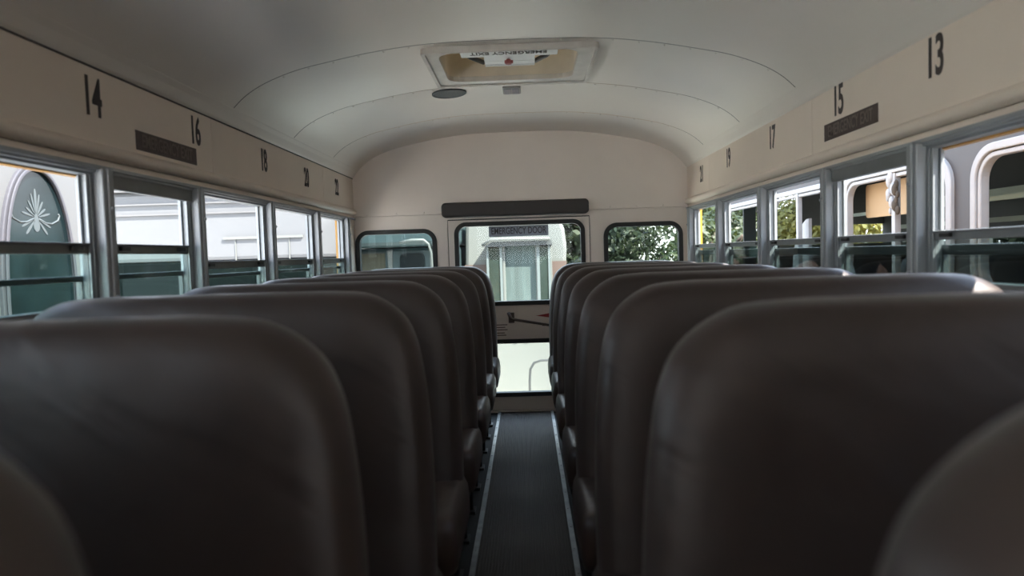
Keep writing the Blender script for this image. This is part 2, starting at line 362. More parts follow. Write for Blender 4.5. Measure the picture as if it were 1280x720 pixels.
def win(idx, s, y0, y1, ztop, push, second):
    """sliding bus window: frame, dropped upper sash, fixed lower sash"""
    X = lambda a, b: sorted((s*a, s*b))
    y0 += .026; y1 -= .026
    rt = empty('window_%d' % idx, (s*1.17, (y0+y1)/2, ZS), kind='structure')
    mapf = lambda u, v, d: (s*d, u, v)
    bm = BM(); fw = .013
    zt = ZH-.002
    ring_prism(bm, [(y0, ZS), (y1, ZS), (y1, zt), (y0, zt)], [(y0+fw, ZS+.014), (y1-fw, ZS+.014), (y1-fw, zt-.016), (y0+fw, zt-.016)], mapf, XW+.004, XW+.046)
    for ya, sg in ((y0+fw, 1), (y1-fw, -1)):                            # sash guides
        box(bm, *X(XW+.006, XW+.012), *sorted((ya, ya+sg*.014)), ZS+.014, zt-.016)
        box(bm, *X(XW+.030, XW+.035), *sorted((ya, ya+sg*.010)), ZS+.014, zt-.016)
    kid('window_frame', bm, ALU, rt, bevel=.0015)
    if push:
        bm = BM(); box(bm, *X(XW-.004, XW+.016), y0+.002, y1-.002, 1.322, ZH-.001); kid('header_panel', bm, ALUD, rt, bevel=.003)
    for ya in (y0+fw+.016, y1-fw-.016):
        pass
    a, b = y0+fw+.002, y1-fw-.002
    def sash(nm, xa, z0, z1, rh, rb, m, handles):
        bm = BM()
        box(bm, *X(xa, xa+.016), a, b, z1-rh, z1)
        box(bm, *X(xa, xa+.016), a, b, z0, z0+rb)
        for yy_, sg in ((a, 1), (b, -1)): box(bm, *X(xa, xa+.016), *sorted((yy_, yy_+sg*.012)), z0+rb, z1-rh)
        if handles: box(bm, *X(xa-.008, xa+.001), a+.01, b-.01, z1-.006, z1)
        so = kid(nm, bm, m, rt, bevel=.002)
        bm = BM(); box(bm, *X(xa+.006, xa+.010), a+.011, b-.011, z0+rb-.002, z1-rh+.002); kid('pane', bm, TINT if s > 0 else (TINTL if handles else TINTC), so)
        for yy_ in ((a+.07, b-.07) if handles else ()):
            bm = BM(); box(bm, *X(xa-.012, xa-.001), yy_-.022, yy_+.022, z1-rh*.72, z1-rh*.28); kid('latch', bm, DARK, so, bevel=.002)
        return so
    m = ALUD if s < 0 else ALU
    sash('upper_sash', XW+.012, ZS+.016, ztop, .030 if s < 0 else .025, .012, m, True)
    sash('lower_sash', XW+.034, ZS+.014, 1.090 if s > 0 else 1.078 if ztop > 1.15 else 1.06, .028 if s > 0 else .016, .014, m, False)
wi = 0
for s, P in ((-1, PL), (1, PR)):
    for i in range(len(P)-1):
        wi += 1
        if s < 0:
            zt_ = 1.167 if P[i+1] < 2.6 else 1.110; push = abs(P[i]-1.92) < .01; sec = 1.062 if P[i+1] < 2.6 else None
        else:
            zt_ = 1.128; push = abs(P[i]-1.975) < .01; sec = None
        if s < 0 and P[i] < 1.0: zt_ = 1.167
        win(wi, s, P[i], P[i+1], zt_, push, sec)
# seat numbers and emergency exit decals
OFFS = .022
for nme, y, z in (('14', 1.905, 1.565), ('16', 2.50, 1.577), ('18', 3.15, 1.558), ('20', 3.76, 1.547), ('22', 4.36, 1.552)):
    text('seat_number', nme, DECAL, WLs, .148 if nme in ('14',) else .138, onleft(-XW+.001, y, z), .58, label='black seat number %s' % nme)
for nme, y, z in (('13', 1.90, 1.588), ('15', 2.475, 1.600), ('17', 3.13, 1.579), ('19', 3.80, 1.580), ('21', 4.37, 1.560)):
    text('seat_number', nme, DECAL, WRs, .148 if nme in ('13', '15') else .138, onright(XW-.001, y, z), .58, label='black seat number %s' % nme)
OFFS = .012
bm = BM(); box(bm, -XW-.001, -XW+.0008, 2.11, 2.50, 1.457, 1.517); d = obj('exit_decal', bm, DECALB, WLs, label='dark emergency exit decal under number 16')
text('lettering', 'EMERGENCY EXIT', DECALT, d, .056, onleft(-XW+.0012, 2.305, 1.487), .72)
bm = BM(); box(bm, XW-.0008, XW+.001, 2.20, 2.59, 1.476, 1.536); d = obj('exit_decal', bm, DECALB, WRs, label='dark emergency exit decal under number 15')
text('lettering', 'EMERGENCY EXIT', DECALT, d, .056, onright(XW-.0012, 2.395, 1.506), .72)

# rear wall with openings ------------------------------------------------
fr = lambda u, v, d: (u, d, v)
bm = BM()
T0, T1 = YR, YR+.03
SW = (-1.125, -.595, .80, 1.278, .075); SE = (.585, 1.092, .80, 1.278, .075)
top = [(-XW, 1.3905)] + [(-XW, 1.66)] + [(x, ceil_z(x)+.004) for x in xs] + [(XW, 1.66), (XW, 1.3905)]
plate(bm, top, fr, YR-.004, T1)
perforated(bm, -XW-.01, -.503, .62, 1.388, [SW], fr, T0, T1)
perforated(bm, .478, XW+.01, .62, 1.388, [SE], fr, T0, T1)
box(bm, -XW-.01, -.503, T0, T1, 0, .62); box(bm, .478, XW+.01, T0, T1, 0, .62)
box(bm, -.503, .478, T0, T1, 1.352, 1.388); box(bm, -.503, .478, T0, T1, -.05, .012)
box(bm, -XW-.01, XW+.01, T1-.001, T1+.001, 1.386, 1.392)
for s in (-1, 1): box(bm, *sorted((s*.60, s*.602)), YR-.005, YR, 1.40, 1.70)
for x in [-1.05, -.85, -.66, .62, .80, .98]:
    bmesh.ops.create_uvsphere(bm, u_segments=8, v_segments=4, radius=.005, matrix=Matrix.Translation((x, YR-.004, 1.405)))
rearw = obj('wall_rear', bm, REARP, kind='structure')
bm = BM()                                                              # outer yellow rear skin
perforated(bm, -XO, -.503, .62, 1.9, [(SW[0]-.01, SW[1]+.01, .79, 1.29, .08)], fr, YR+.045, YR+.06)
perforated(bm, .478, XO, .62, 1.9, [(SE[0]-.01, SE[1]+.01, .79, 1.29, .08)], fr, YR+.045, YR+.06)
box(bm, -XO, -.503, YR+.045, YR+.06, -.35, .62); box(bm, .478, XO, YR+.045, YR+.06, -.35, .62); box(bm, -.503, .478, YR+.045, YR+.06, 1.36, 1.9)
obj('rear_skin', bm, YELLOW, rearw)
def framed(nm, h, parent=None, glass=CLEAR, y=YR, gw=.030):
    """fixed pane in a black rubber gasket"""
    u0, u1, v0, v1, r = h
    if parent is None: parent = empty(nm, ((u0+u1)/2, y, v0), kind='structure')
    bm = BM(); ring_prism(bm, rrect(u0-gw*.55, u1+gw*.55, v0-gw*.55, v1+gw*.55, r+gw*.55), rrect(u0+gw*.45, u1-gw*.45, v0+gw*.45, v1-gw*.45, max(r-gw*.45, .01)), fr, y-.014, y+.036)
    kid('rubber_gasket', bm, RUB, parent, bevel=.003)
    bm = BM(); plate(bm, rrect(u0+.008, u1-.008, v0+.008, v1-.008, r), fr, y+.012, y+.016); kid('pane', bm, glass, parent)
    return parent
wi += 1; framed('window_%d' % wi, SW, glass=glass_mat('rear_tint', (.84, .90, .89), 1.2))
wi += 1; framed('window_%d' % wi, SE, glass=glass_mat('rear_tint_b', (.88, .92, .88), 1.2))
door = empty('door_1', (-.012, YR, .012), kind='structure')
DU = (-.440, .425, .765, 1.313, .065); DL = (-.440, .425, .130, .498, .03)
bm = BM()
perforated(bm, -.497, .472, .64, 1.344, [DU], fr, YR-.002, YR+.04); perforated(bm, -.497, .472, .02, .64, [DL], fr, YR-.002, YR+.04)
kid('door_panel', bm, REARP, door)
framed('', DU, door); framed('', DL, door)
bm = BM(); ring_prism(bm, [(-.53, -.02), (.50, -.02), (.50, 1.375), (-.53, 1.375)], [(-.48, .03), (.455, .03), (.455, 1.33), (-.48, 1.33)], fr, YR+.041, YR+.05); kid('door_seal', bm, RUB, door)
bm = BM(); tube(bm, [(-.10, YR-.03, .70), (-.085, YR-.045, .665), (-.07, YR-.045, .655), (.30, YR-.04, .585)], [.012, .011, .010, .008], 8); box(bm, -.10, -.06, YR-.035, YR-.002, .63, .70)
kid('door_handle', bm, mat('handle_steel', (.10, .075, .06), .4, metal=.5), door, label='dark steel lever handle')
bm = BM(); plate(bm, [(.09, .672), (.20, .655), (.20, .690)], fr, YR-.0035, YR-.002); box(bm, .20, .30, YR-.0035, YR-.002, .658, .686); kid('arrow_decal', bm, REDM, door, label='red arrow decal')
bm = BM()
for k, (z, wd) in enumerate(((.612, .09), (.595, .075), (.578, .09), (.556, .07), (.540, .08))): box(bm, -.20, -.20+wd, YR-.0035, YR-.002, z, z+.006)
for k in range(4): box(bm, .13+.03*k, .15+.03*k, YR-.0035, YR-.002, .60, .604)
kid('instruction_decal', bm, mat('faded_ink', (.13, .07, .06), .6), door, label='small faded instruction lettering')
bm = BM(); plate(bm, rrect(-.218, .192, 1.224, 1.297, .006, 3), fr, YR+.008, YR+.011); d = kid('door_decal', bm, GREYD, door, label='grey EMERGENCY DOOR decal on the door glass')
text('lettering', 'EMERGENCY DOOR', DECAL, d, .064, onrear(-.013, YR+.0075, 1.261), .66)
# padded header
bm = BM()
loop = rrect(-.532, .468, 1.362, 1.462, .028, 5)
plate(bm, loop, fr, YR-.075, YR-.004)
hp = obj('header_pad', bm, PAD, bevel=.012); tag(hp, 'black padded header bar above the rear emergency door', 'padded header')
# bus front with the windshield opening, behind the camera
bm = BM()
perforated(bm, -XW, XW, .55, 1.97, [(-1.02, 1.02, .90, 1.78, .1)], fr, YF-.03, YF); box(bm, -XW, XW, YF-.03, YF, -.05, .55)
obj('wall_front', bm, REARP, kind='structure')

# ------------------------------------------------------------------ roof hatch, speaker, lamp
hat = empty('roof_hatch', (-.01, 3.07, 1.93)); tag(hat, 'white framed roof escape hatch with a handle in the ceiling', 'roof hatch')
bm = BM()
mp_ = lambda u, v, d: (u, v, ceil_z(u)-d)
o4 = rrect(-.355, .345, 2.79, 3.355, .02, 4); i4 = rrect(-.300, .275, 2.838, 3.302, .07, 4)
ring_prism(bm, o4, i4, mp_, .014, -.01)
o5 = rrect(-.362, .352, 2.783, 3.362, .02, 4); i5 = rrect(-.345, .335, 2.80, 3.345, .02, 4); ring_prism(bm, o5, i5, mp_, .022, -.005)
kid('hatch_frame', bm, mat('hatch_frame_paint', (.62, .58, .53), .4, var=.15, scale=14), hat, bevel=.003)
bm = BM()
lo = rrect(-.304, .279, 2.834, 3.306, .07, 4); up = rrect(-.304, .279, 2.834, 3.306, .06, 4)
a = [bm.verts.new((u, v, 1.925)) for u, v in lo]; b = [bm.verts.new((u, v, 2.075)) for u, v in up]
for k in range(len(a)): bm.faces.new((a[k], a[(k+1) % len(a)], b[(k+1) % len(a)], b[k])).smooth = True
kid('hatch_well', bm, mat('hatch_well_cream', (.78, .70, .58), .5, var=.2, scale=5), hat)
lidm = mat('fibreglass_lid', (.82, .78, .68), .5); nn = lidm.node_tree; tl = nn.nodes.new('ShaderNodeBsdfTranslucent'); tl.inputs[0].default_value = (.7, .62, .48, 1); mx = nn.nodes.new('ShaderNodeMixShader'); mx.inputs[0].default_value = .12
nn.links.new(nn.nodes['Principled BSDF'].outputs[0], mx.inputs[1]); nn.links.new(tl.outputs[0], mx.inputs[2]); nn.links.new(mx.outputs[0], nn.nodes['Material Output'].inputs[0])
bm = BM(); plate(bm, rrect(-.36, .35, 2.78, 3.36, .08, 5), lambda u, v, d: (u, v, d), 2.075, 2.10); kid('hatch_lid', bm, lidm, hat, bevel=.008)
bm = BM()                                                              # white cross panel with the lettering, tab towards the rear
plate(bm, [(-.215, 2.845), (.195, 2.845), (.195, 3.00), (.10, 3.00), (.10, 3.13), (-.12, 3.13), (-.12, 3.00), (-.215, 3.00)][::-1], lambda u, v, d: (u, v, d), 1.945, 1.957)
box(bm, -.12, .10, 3.125, 3.132, 1.940, 1.975)
box(bm, -.12, .10, 3.066, 3.070, 1.9435, 1.946)
pn = kid('cross_panel', bm, WHITEP, hat, bevel=.003)
text('lettering', 'EMERGENCY EXIT', DECAL, pn, .052, Matrix(((-1, 0, 0, -.012), (0, 1, 0, 2.945), (0, 0, -1, 1.944), (0, 0, 0, 1))), .78)
bm = BM(); tube(bm, [(-.015, 3.045, 1.944), (-.015, 3.045, 1.925)], [.010, .014], 14); box(bm, -.032, .005, 3.040, 3.048, 1.928, 1.940)
kid('release_knob', bm, mat('dull_red', (.38, .10, .10), .5), hat, label='dull red release knob')
for s in (-1, 1):
    bm = BM(); cx = -.012
    tube(bm, [(cx+s*.19, 2.99, 1.965), (cx+s*.165, 3.03, 1.955), (cx+s*.115, 3.115, 1.955)], .011, 6); kid('hatch_arm', bm, DARK, hat, label='black hinge arm')
def flush_disc(name, cx, cy, rx, ry, m, n=32):
    bm = BM(); slope = (ceil_z(cx+.05)-ceil_z(cx-.05))/.1
    def rg(k, h): return [bm.verts.new((cx+rx*k*math.cos(2*PI*i/n), cy+ry*k*math.sin(2*PI*i/n), ceil_z(cx)+slope*rx*k*math.cos(2*PI*i/n)-h)) for i in range(n)]
    L = [rg(1, -.004), rg(1, .006), rg(.9, .009), rg(.86, .006), rg(.3, .007)]
    for a, b in zip(L, L[1:]):
        for i in range(n): bm.faces.new((a[i], a[(i+1) % n], b[(i+1) % n], b[i]))
    bm.faces.new(L[-1]); bm.faces.new(L[0][::-1])
    return obj(name, bm, m)
SPKM = mat('speaker_grille', (.10, .11, .115), .6, bump=.6, bscale=300)
tag(flush_disc('ceiling_speaker', -.33, 3.555, .088, .088, SPKM), 'round dark grey speaker grille on the ceiling behind the roof hatch', 'speaker')
lt = empty('ceiling_lamp', (-.012, 3.56, 1.93)); tag(lt, 'small square unlit dome lamp on the ceiling behind the hatch', 'lamp')
bm = BM(); box(bm, -.058, .034, 3.49, 3.63, ceil_z(0)-.007, ceil_z(0)+.003); kid('lamp_base', bm, mat('lamp_grey', (.27, .26, .25), .5), lt, bevel=.006)
bm = BM(); box(bm, -.05, -.014, 3.505, 3.615, ceil_z(0)-.010, ceil_z(0)-.006); box(bm, -.010, .026, 3.505, 3.615, ceil_z(0)-.010, ceil_z(0)-.006); kid('lamp_lens', bm, mat('lamp_lens', (.30, .29, .33), .25), lt, bevel=.004)

# ------------------------------------------------------------------ seats
def back_outline():
    prof = [(.472, .36), (.472, .50), (.470, .63), (.467, .71), (.459, .81), (.445, .900), (.432, .943), (.415, .974), (.386, 1.001), (.350, 1.021), (.312, 1.030), (.24, 1.034)]
    right = [crom(prof, k/26) for k in range(27)]
    left = [(-x, z) for x, z in right][::-1]
    top = [(.24-.48*k/10, 1.034) for k in range(1, 10)]
    bot = [(-.43+.86*k/10, .345) for k in range(0, 11)]
    return right + top + left + bot
def make_seat(name, aisle):
    rt = empty(name)
    bm = BM(); ol = back_outline(); c = (0, .72); N = len(ol)
    ks = [(1, 0), (.994, .30), (.982, .58), (.962, .78), (.93, .90), (.86, .975), (.74, 1.02), (.55, 1.05), (.32, 1.06), (.12, 1.06)]
    T = .050
    def ring(k, t, side):
        out = []
        for x, z in ol:
            px, pz = c[0]+(x-c[0])*k, c[1]+(z-c[1])*k
            # shrink by distance instead of ratio near the edge so that the roll has an even radius
            wr = .0018*math.sin(px*31+pz*17)*math.sin(pz*23-px*9)*(1 if k < .95 else .3)
            out.append(bm.verts.new((px, (pz-1.0)*.13 + side*T*t + side*wr, pz)))
        return out
    edge = ring(1, 0, 1)
    for side in (-1, 1):
        prev = edge
        for k, t in ks[1:]:
            cur = ring(k, t, side)
            for i in range(N): bm.faces.new((prev[i], prev[(i+1) % N], cur[(i+1) % N], cur[i]))
            prev = cur
        bm.faces.new(prev)
    obj('backrest', bm, VINYL, rt, smooth=True)
    bm = BM()                                                          # cushion: soft box
    nx, ny = 24, 12
    def cu(u, v):                                                      # u,v in -1..1 -> superellipse footprint
        return u*.485, -.21+v*.215
    loops = []
    prof = [(.90, .300), (.975, .310), (1.0, .335), (1.0, .385), (.985, .420), (.95, .442), (.88, .452), (.6, .458), (.3, .460)]
    fp = rrect(-.485, .485, -.215, .215, .05, 5)
    for k, z in prof:
        L = []
        for x, y in fp:
            if k >= .88: nx_, ny_ = x - math.copysign(min(abs(x), .485*(1-k)*.5), x), y - math.copysign(min(abs(y), .485*(1-k)*.5), y)
            else: nx_, ny_ = x*k*1.03, y*k*1.03
            L.append(bm.verts.new((nx_, -.215+ny_, z)))
        loops.append(L)
    for a, b in zip(loops, loops[1:]):
        for i in range(len(fp)): bm.faces.new((a[i], a[(i+1) % len(fp)], b[(i+1) % len(fp)], b[i]))
    bm.faces.new(loops[0]); bm.faces.new(loops[-1])
    obj('cushion', bm, CUSH, rt, smooth=True)
    bm = BM(); tube(bm, [(-.46, -.37, .285), (.46, -.37, .285), (.46, -.03, .285), (-.46, -.03, .285), (-.46, -.37, .285)], .013, 8)
    obj('seat_frame', bm, LEGM, rt)
    ax = aisle*.40
    for yy_ in (-.36, -.06):
        bm = BM(); tube(bm, [(ax, yy_, .28), (ax, yy_, .01)], .014, 8); box(bm, ax-.025, ax+.025, yy_-.035, yy_+.035, .0, .012); obj('leg', bm, LEGM, rt)
    bm = BM(); tube(bm, [(ax, -.36, .09), (ax, -.06, .09)], .010, 8); obj('leg_brace', bm, LEGM, rt)
    bm = BM(); w_ = -aisle; box(bm, *sorted((w_*.455, w_*.509)), -.38, -.02, .262, .29); obj('wall_bracket', bm, LEGM, rt)
    return rt
def dup(r):
    c = r.copy(); COL.objects.link(c)
    for ch in r.children:
        d = ch.copy(); COL.objects.link(d); d.parent = c
    return c
LL = ['brown vinyl bench seat left of the aisle, rounded corner cut off at bottom left',
      'large brown vinyl bench seat left of the aisle filling the lower left',
      'brown vinyl bench seat left of the aisle, third back from the viewer, below number 16',
      'brown vinyl bench seat left of the aisle, fourth back from the viewer, before number 18',
      'brown vinyl bench seat left of the aisle, fifth back, below number 18',
      'brown vinyl bench seat left of the aisle, third from the rear door',
      'brown vinyl bench seat left of the aisle, second from the rear door, below number 20',
      'brown vinyl bench seat left of the aisle, rearmost, below number 22 beside the rear door']
LR = ['brown vinyl bench seat right of the aisle, blurred corner cut off at bottom right',
      'large brown vinyl bench seat right of the aisle filling the lower right, below number 13',
      'brown vinyl bench seat right of the aisle with a wide sunlit top corner, third back',
      'brown vinyl bench seat right of the aisle, fourth back, below number 15',
      'brown vinyl bench seat right of the aisle, fifth back, below number 17',
      'brown vinyl bench seat right of the aisle, third from the rear door',
      'brown vinyl bench seat right of the aisle, second from the rear door, below number 19',
      'brown vinyl bench seat right of the aisle, rearmost, below number 21 beside the rear door']
for s, LB in ((-1, LL), (1, LR)):
    proto = make_seat('bench_seat', -s)
    for i in range(8):
        o = proto if i == 0 else dup(proto)
        o.location = (s*.638, .28+.6*i if i else (.325 if s > 0 else .352), 0)
        tag(o, LB[i], 'bus seat', 'bench seats left of the aisle' if s < 0 else 'bench seats right of the aisle')

# ------------------------------------------------------------------ outside
GZ = -1.1
bm = BM(); box(bm, -80, 80, -60, 120, GZ-.2, GZ); obj('ground', bm, GROUND, kind='structure')
# white cabin with an oval etched door glass, left
cab = empty('white_cabin', (-3.4, 3.4, GZ)); tag(cab, 'white cabin wall with an etched oval glass, outside the nearest left window', 'cabin')
bm = BM(); box(bm, -4.2, -2.6, 2.75, 4.08, GZ+.05, 2.75); box(bm, -2.62, -2.585, 3.30, 4.05, GZ+.1, 2.3); kid('cabin_wall', bm, WHT, cab, bevel=.02)
ox, oy, oz, ry, rz = -2.575, 3.665, .93, .262, .70
lf = lambda u, v, d: (d, u, v)
sg_ = lambda v: math.copysign(abs(v)**.86, v)
el = lambda k, e=0: [(oy+(ry*k+e)*sg_(math.cos(2*PI*i/64)), oz+(rz*k+e)*sg_(math.sin(2*PI*i/64))) for i in range(64)]
ov = empty('oval_window', (0, 0, 0)); ov.parent = cab; ov.location = (.8, .7, 2.0); bpy.context.view_layer.update()
bm = BM(); ring_prism(bm, el(1, .026), el(1, 0), lf, -2.60, -2.565); ring_prism(bm, el(1, .012), el(1, -.008), lf, -2.562, -2.552); kid('oval_frame', bm, OVALF, ov, bevel=.006)
bm = BM(); plate(bm, el(1, .004), lf, -2.59, -2.575); kid('oval_pane', bm, OVALG, ov)
bm = BM(); cy, cz = 3.655, 1.375
def petal(y, z, ang, L, wd):
    dy, dz = math.sin(ang), math.cos(ang); lp = []
    for i in range(16):
        a = 2*PI*i/16; t = (1-math.cos(a))/2*L; q = math.sin(a)*wd*(.45+.75*t/L)
        lp.append((y+dy*t+dz*q, z+dz*t-dy*q))
    plate(bm, lp, lf, -2.576, -2.572)
for a, L, wd, off in ((0, .135, .016, .02), (-14, .11, .010, .02), (14, .11, .010, .02), (-32, .085, .010, .02), (32, .085, .010, .02), (-55, .075, .010, .015), (55, .075, .010, .015), (-76, .09, .010, .02), (76, .09, .010, .02),
                      (-115, .10, .010, .02), (115, .10, .010, .02), (-138, .10, .012, .02), (138, .10, .012, .02)):
    a = R(a); petal(cy+math.sin(a)*off, cz+math.cos(a)*off, a, L, wd*.62)
petal(cy, cz+.025, PI, .10, .026)
for s in (-1, 1):
    tube(bm, [(-2.574, cy+s*.02, cz-.005), (-2.574, cy+s*.07, cz-.025), (-2.574, cy+s*.12, cz-.028), (-2.574, cy+s*.17, cz-.008), (-2.574, cy+s*.185, cz+.02), (-2.574, cy+s*.175, cz+.028)], .005, 6)
kid('etching', bm, ETCH, ov, label='white etched flower ornament')

# long white trailer, left rear, its side turned to us
tr = empty('white_trailer', (-3.8, 8.8, GZ)); tag(tr, 'long white trailer standing left behind the left windows', 'trailer')
bm = BM(); box(bm, -6.6, -2.42, 8.0, 10.2, 1.13, 1.96); kid('trailer_wall', bm, WHT, tr, bevel=.05)
bm = BM(); box(bm, -6.6, -2.42, 8.0, 10.2, GZ+.45, 1.13); kid('trailer_base', bm, TEALB, tr, bevel=.02)
bm = BM(); box(bm, -6.7, -2.38, 7.93, 10.3, 1.955, 1.985); box(bm, -6.65, -2.40, 7.97, 8.0, 1.80, 1.815); box(bm, -6.62, -3.0, 7.975, 8.0, 1.68, 1.70); kid('roof_edge', bm, LINE, tr)
bm = BM(); box(bm, -3.48, -2.55, 7.975, 8.0, 1.375, 1.405); box(bm, -3.35, -3.34, 7.99, 8.0, 1.13, 1.375); box(bm, -2.72, -2.71, 7.99, 8.0, 1.13, 1.375); kid('awning_rail', bm, WHT2, tr)
for x0, x1, za, zb in ((-5.9, -5.2, .25, .98), (-4.7, -4.0, .25, .98), (-3.12, -2.92, .3, 1.05)):
    bm = BM(); plate(bm, rrect(x0, x1, za, zb, .06, 4), lambda u, v, d: (u, d, v), 7.985, 8.0); kid('trailer_window', bm, DGLASS, tr)
for x in (-5.6, -3.4):
    bm = BM(); bmesh.ops.create_cone(bm, segments=28, radius1=.33, radius2=.33, depth=.24, cap_ends=True, matrix=Matrix.Translation((x, 8.2, GZ+.33)) @ Matrix.Rotation(PI/2, 4, 'X')); kid('wheel', bm, RUB, tr, bevel=.03)
# low pickup camper with an orange stripe beyond
vn = empty('striped_van', (-3.6, 14, GZ)); tag(vn, 'distant van with an orange stripe, seen low in the rearmost left window', 'van')
bm = BM()
plate(bm, [(12.4, GZ+.4), (12.4, 1.0), (12.8, 1.42), (15.6, 1.45), (15.8, 1.2), (15.8, GZ+.4)], lambda u, v, d: (d, u, v), -4.9, -3.1); kid('van_body', bm, mat('van_grey', (.09, .085, .085), .4), vn, bevel=.08)
bm = BM(); box(bm, -4.85, -3.08, 12.38, 12.42, .82, .98); box(bm, -3.11, -3.07, 12.6, 15.4, 1.12, 1.24); kid('orange_stripe', bm, mat('van_orange', (.22, .09, .025), .5), vn)
bm = BM(); box(bm, -3.11, -3.06, 12.9, 15.2, .7, 1.08); box(bm, -4.7, -3.3, 12.37, 12.42, .4, .78); kid('van_glass', bm, DGLASS, vn)
for y in (13.0, 15.2):
    bm = BM(); bmesh.ops.create_cone(bm, segments=24, radius1=.35, radius2=.35, depth=.22, cap_ends=True, matrix=Matrix.Translation((-3.2, y, GZ+.35)) @ Matrix.Rotation(PI/2, 4, 'Y')); kid('wheel', bm, RUB, vn)

# camper behind the rear left window, its bluish shade painted in as teal grey
cp = empty('shade_tinted_camper', (-1.75, 10.0, GZ)); tag(cp, 'camper with its bluish shade painted teal grey and a curtained window, behind the left rear window', 'camper')
bm = BM(); box(bm, -2.36, -.92, 9.45, 13, GZ+.4, 1.24); kid('camper_body', bm, TEALG, cp, bevel=.05)
bm = BM(); plate(bm, [(9.05, 1.25), (9.0, 1.6), (9.2, 1.95), (13, 1.95), (13, 1.25)], lambda u, v, d: (d, u, v), -2.37, -.90); kid('cab_over', bm, TEALG, cp, bevel=.06)
bm = BM(); box(bm, -2.22, -1.90, 9.43, 9.46, .55, 1.17); kid('curtained_window', bm, CURTB, cp)
bm = BM(); plate(bm, rrect(-1.70, -1.36, .5, 1.16, .07, 4), fr, 9.425, 9.455); kid('camper_window', bm, DGLASS, cp)
bm = BM(); box(bm, -1.86, -1.80, 9.42, 9.46, .45, 1.2); box(bm, -1.28, -1.25, 9.40, 9.46, .4, 1.2); tube(bm, [(-1.62, 9.02, 1.30), (-1.45, 9.0, 1.33), (-1.30, 9.0, 1.325), (-1.24, 9.02, 1.27), (-1.22, 9.1, 1.15), (-1.21, 9.2, .6)], .016, 8); kid('white_trim', bm, WHT2, cp)
for x in (-2.15, -1.2):
    bm = BM(); bmesh.ops.create_cone(bm, segments=28, radius1=.36, radius2=.36, depth=.25, cap_ends=True, matrix=Matrix.Translation((x, 10.2, GZ+.36)) @ Matrix.Rotation(PI/2, 4, 'Y')); kid('wheel', bm, RUB, cp)

# white caravan with bay window behind the rear door
cv = empty('white_caravan', (-.12, 10.5, GZ)); tag(cv, 'white caravan with beige stripe and bay window behind the rear door', 'caravan')
bm = BM()
plate(bm, [(-.86, GZ+.1), (-.86, .9), (-.84, 1.5), (-.80, 1.66), (.50, 1.66), (.59, 1.45), (.615, 1.2), (.60, .9), (.60, GZ+.1)], fr, 10.0, 14.0); kid('caravan_body', bm, WHT2, cv, bevel=.05)
bm = BM(); box(bm, -.865, -.47, 9.985, 10.3, .30, .965); kid('beige_band', bm, BEIGE, cv); bm = BM(); box(bm, .35, .607, 9.985, 10.3, .30, .985); kid('beige_band', bm, BEIGE, cv)
bm = BM()                                                              # bay box with slanted sides
bay = [(-.52, 10.0), (-.42, 9.80), (.32, 9.80), (.40, 10.0)]
a = [bm.verts.new((x, y, .30)) for x, y in bay]; b = [bm.verts.new((x, y, 1.24)) for x, y in bay]
for k in range(3): bm.faces.new((a[k], a[k+1], b[k+1], b[k]))
bm.faces.new(a); bm.faces.new(b[::-1]); kid('bay_pane', bm, CURT, cv)
bm = BM(); box(bm, -.46, -.36, 9.77, 9.80, .30, 1.22); box(bm, .22, .30, 9.77, 9.80, .30, 1.22); box(bm, -.36, .30, 9.77, 9.80, .25, .33)
bm2 = BM(); box(bm2, -.355, -.27, 9.775, 9.80, .33, 1.21); box(bm2, .25, .30, 9.76, 9.78, .33, 1.21)
for x in (-.52, -.29, .18, .37):
    box(bm, x-.02, x+.02, 9.76, 9.99 if abs(x) > .35 else 9.80, .30, 1.22)
kid('bay_frame', bm, WHT2, cv, bevel=.006)
bm2.free()
bm = BM(); box(bm, -.50, -.31, 9.745, 9.775, .36, 1.20); SP = mat('grey_green_glass', (.028, .042, .036), .15, var=.3, scale=3)
kid('side_pane', bm, SP, cv); bm = BM(); box(bm, .20, .35, 9.745, 9.775, .36, 1.20); kid('side_pane', bm, SP, cv)
PT = mat('post_teal_white', (.11, .13, .13), .5)
for xa, xb in ((-.345, -.31), (-.53, -.50), (.175, .215), (.335, .365)):
    bm = BM(); box(bm, xa, xb, 9.73, 9.80, .30, 1.22); kid('bay_post', bm, PT, cv)
bm = BM(); plate(bm, [(-.56, 1.215), (-.44, 1.285), (.38, 1.285), (.40, 1.22)], fr, 9.66, 10.0); kid('bay_hood', bm, mat('hood_grey', (.05, .055, .055), .5), cv)
bm = BM(); tube(bm, [(-.58, 9.7, 1.235), (-.45, 9.62, 1.31), (-.2, 9.62, 1.315), (.36, 9.62, 1.305)], .022, 8); kid('hood_edge', bm, WHT2, cv)
for x in (.45, -.7):
    bm = BM(); bmesh.ops.create_cone(bm, segments=28, radius1=.33, radius2=.33, depth=.22, cap_ends=True, matrix=Matrix.Translation((x, 12.2, GZ+.33)) @ Matrix.Rotation(PI/2, 4, 'Y')); kid('wheel', bm, RUB, cv)
# bent pipe rail
bm = BM()
pts = [(.02, 9.3, GZ), (.025, 9.3, -.62), (.04, 9.3, -.46), (.09, 9.3, -.375), (.18, 9.3, -.345), (.40, 9.3, -.34), (.68, 9.3, -.34), (.78, 9.3, -.38), (.83, 9.3, -.47), (.84, 9.3, GZ)]
tube(bm, pts, .016, 8); tag(obj('pipe_rail', bm, mat('pipe_grey', (.04, .042, .042), .5)), 'bent grey pipe rail seen through the lower pane of the rear door', 'pipe rail')

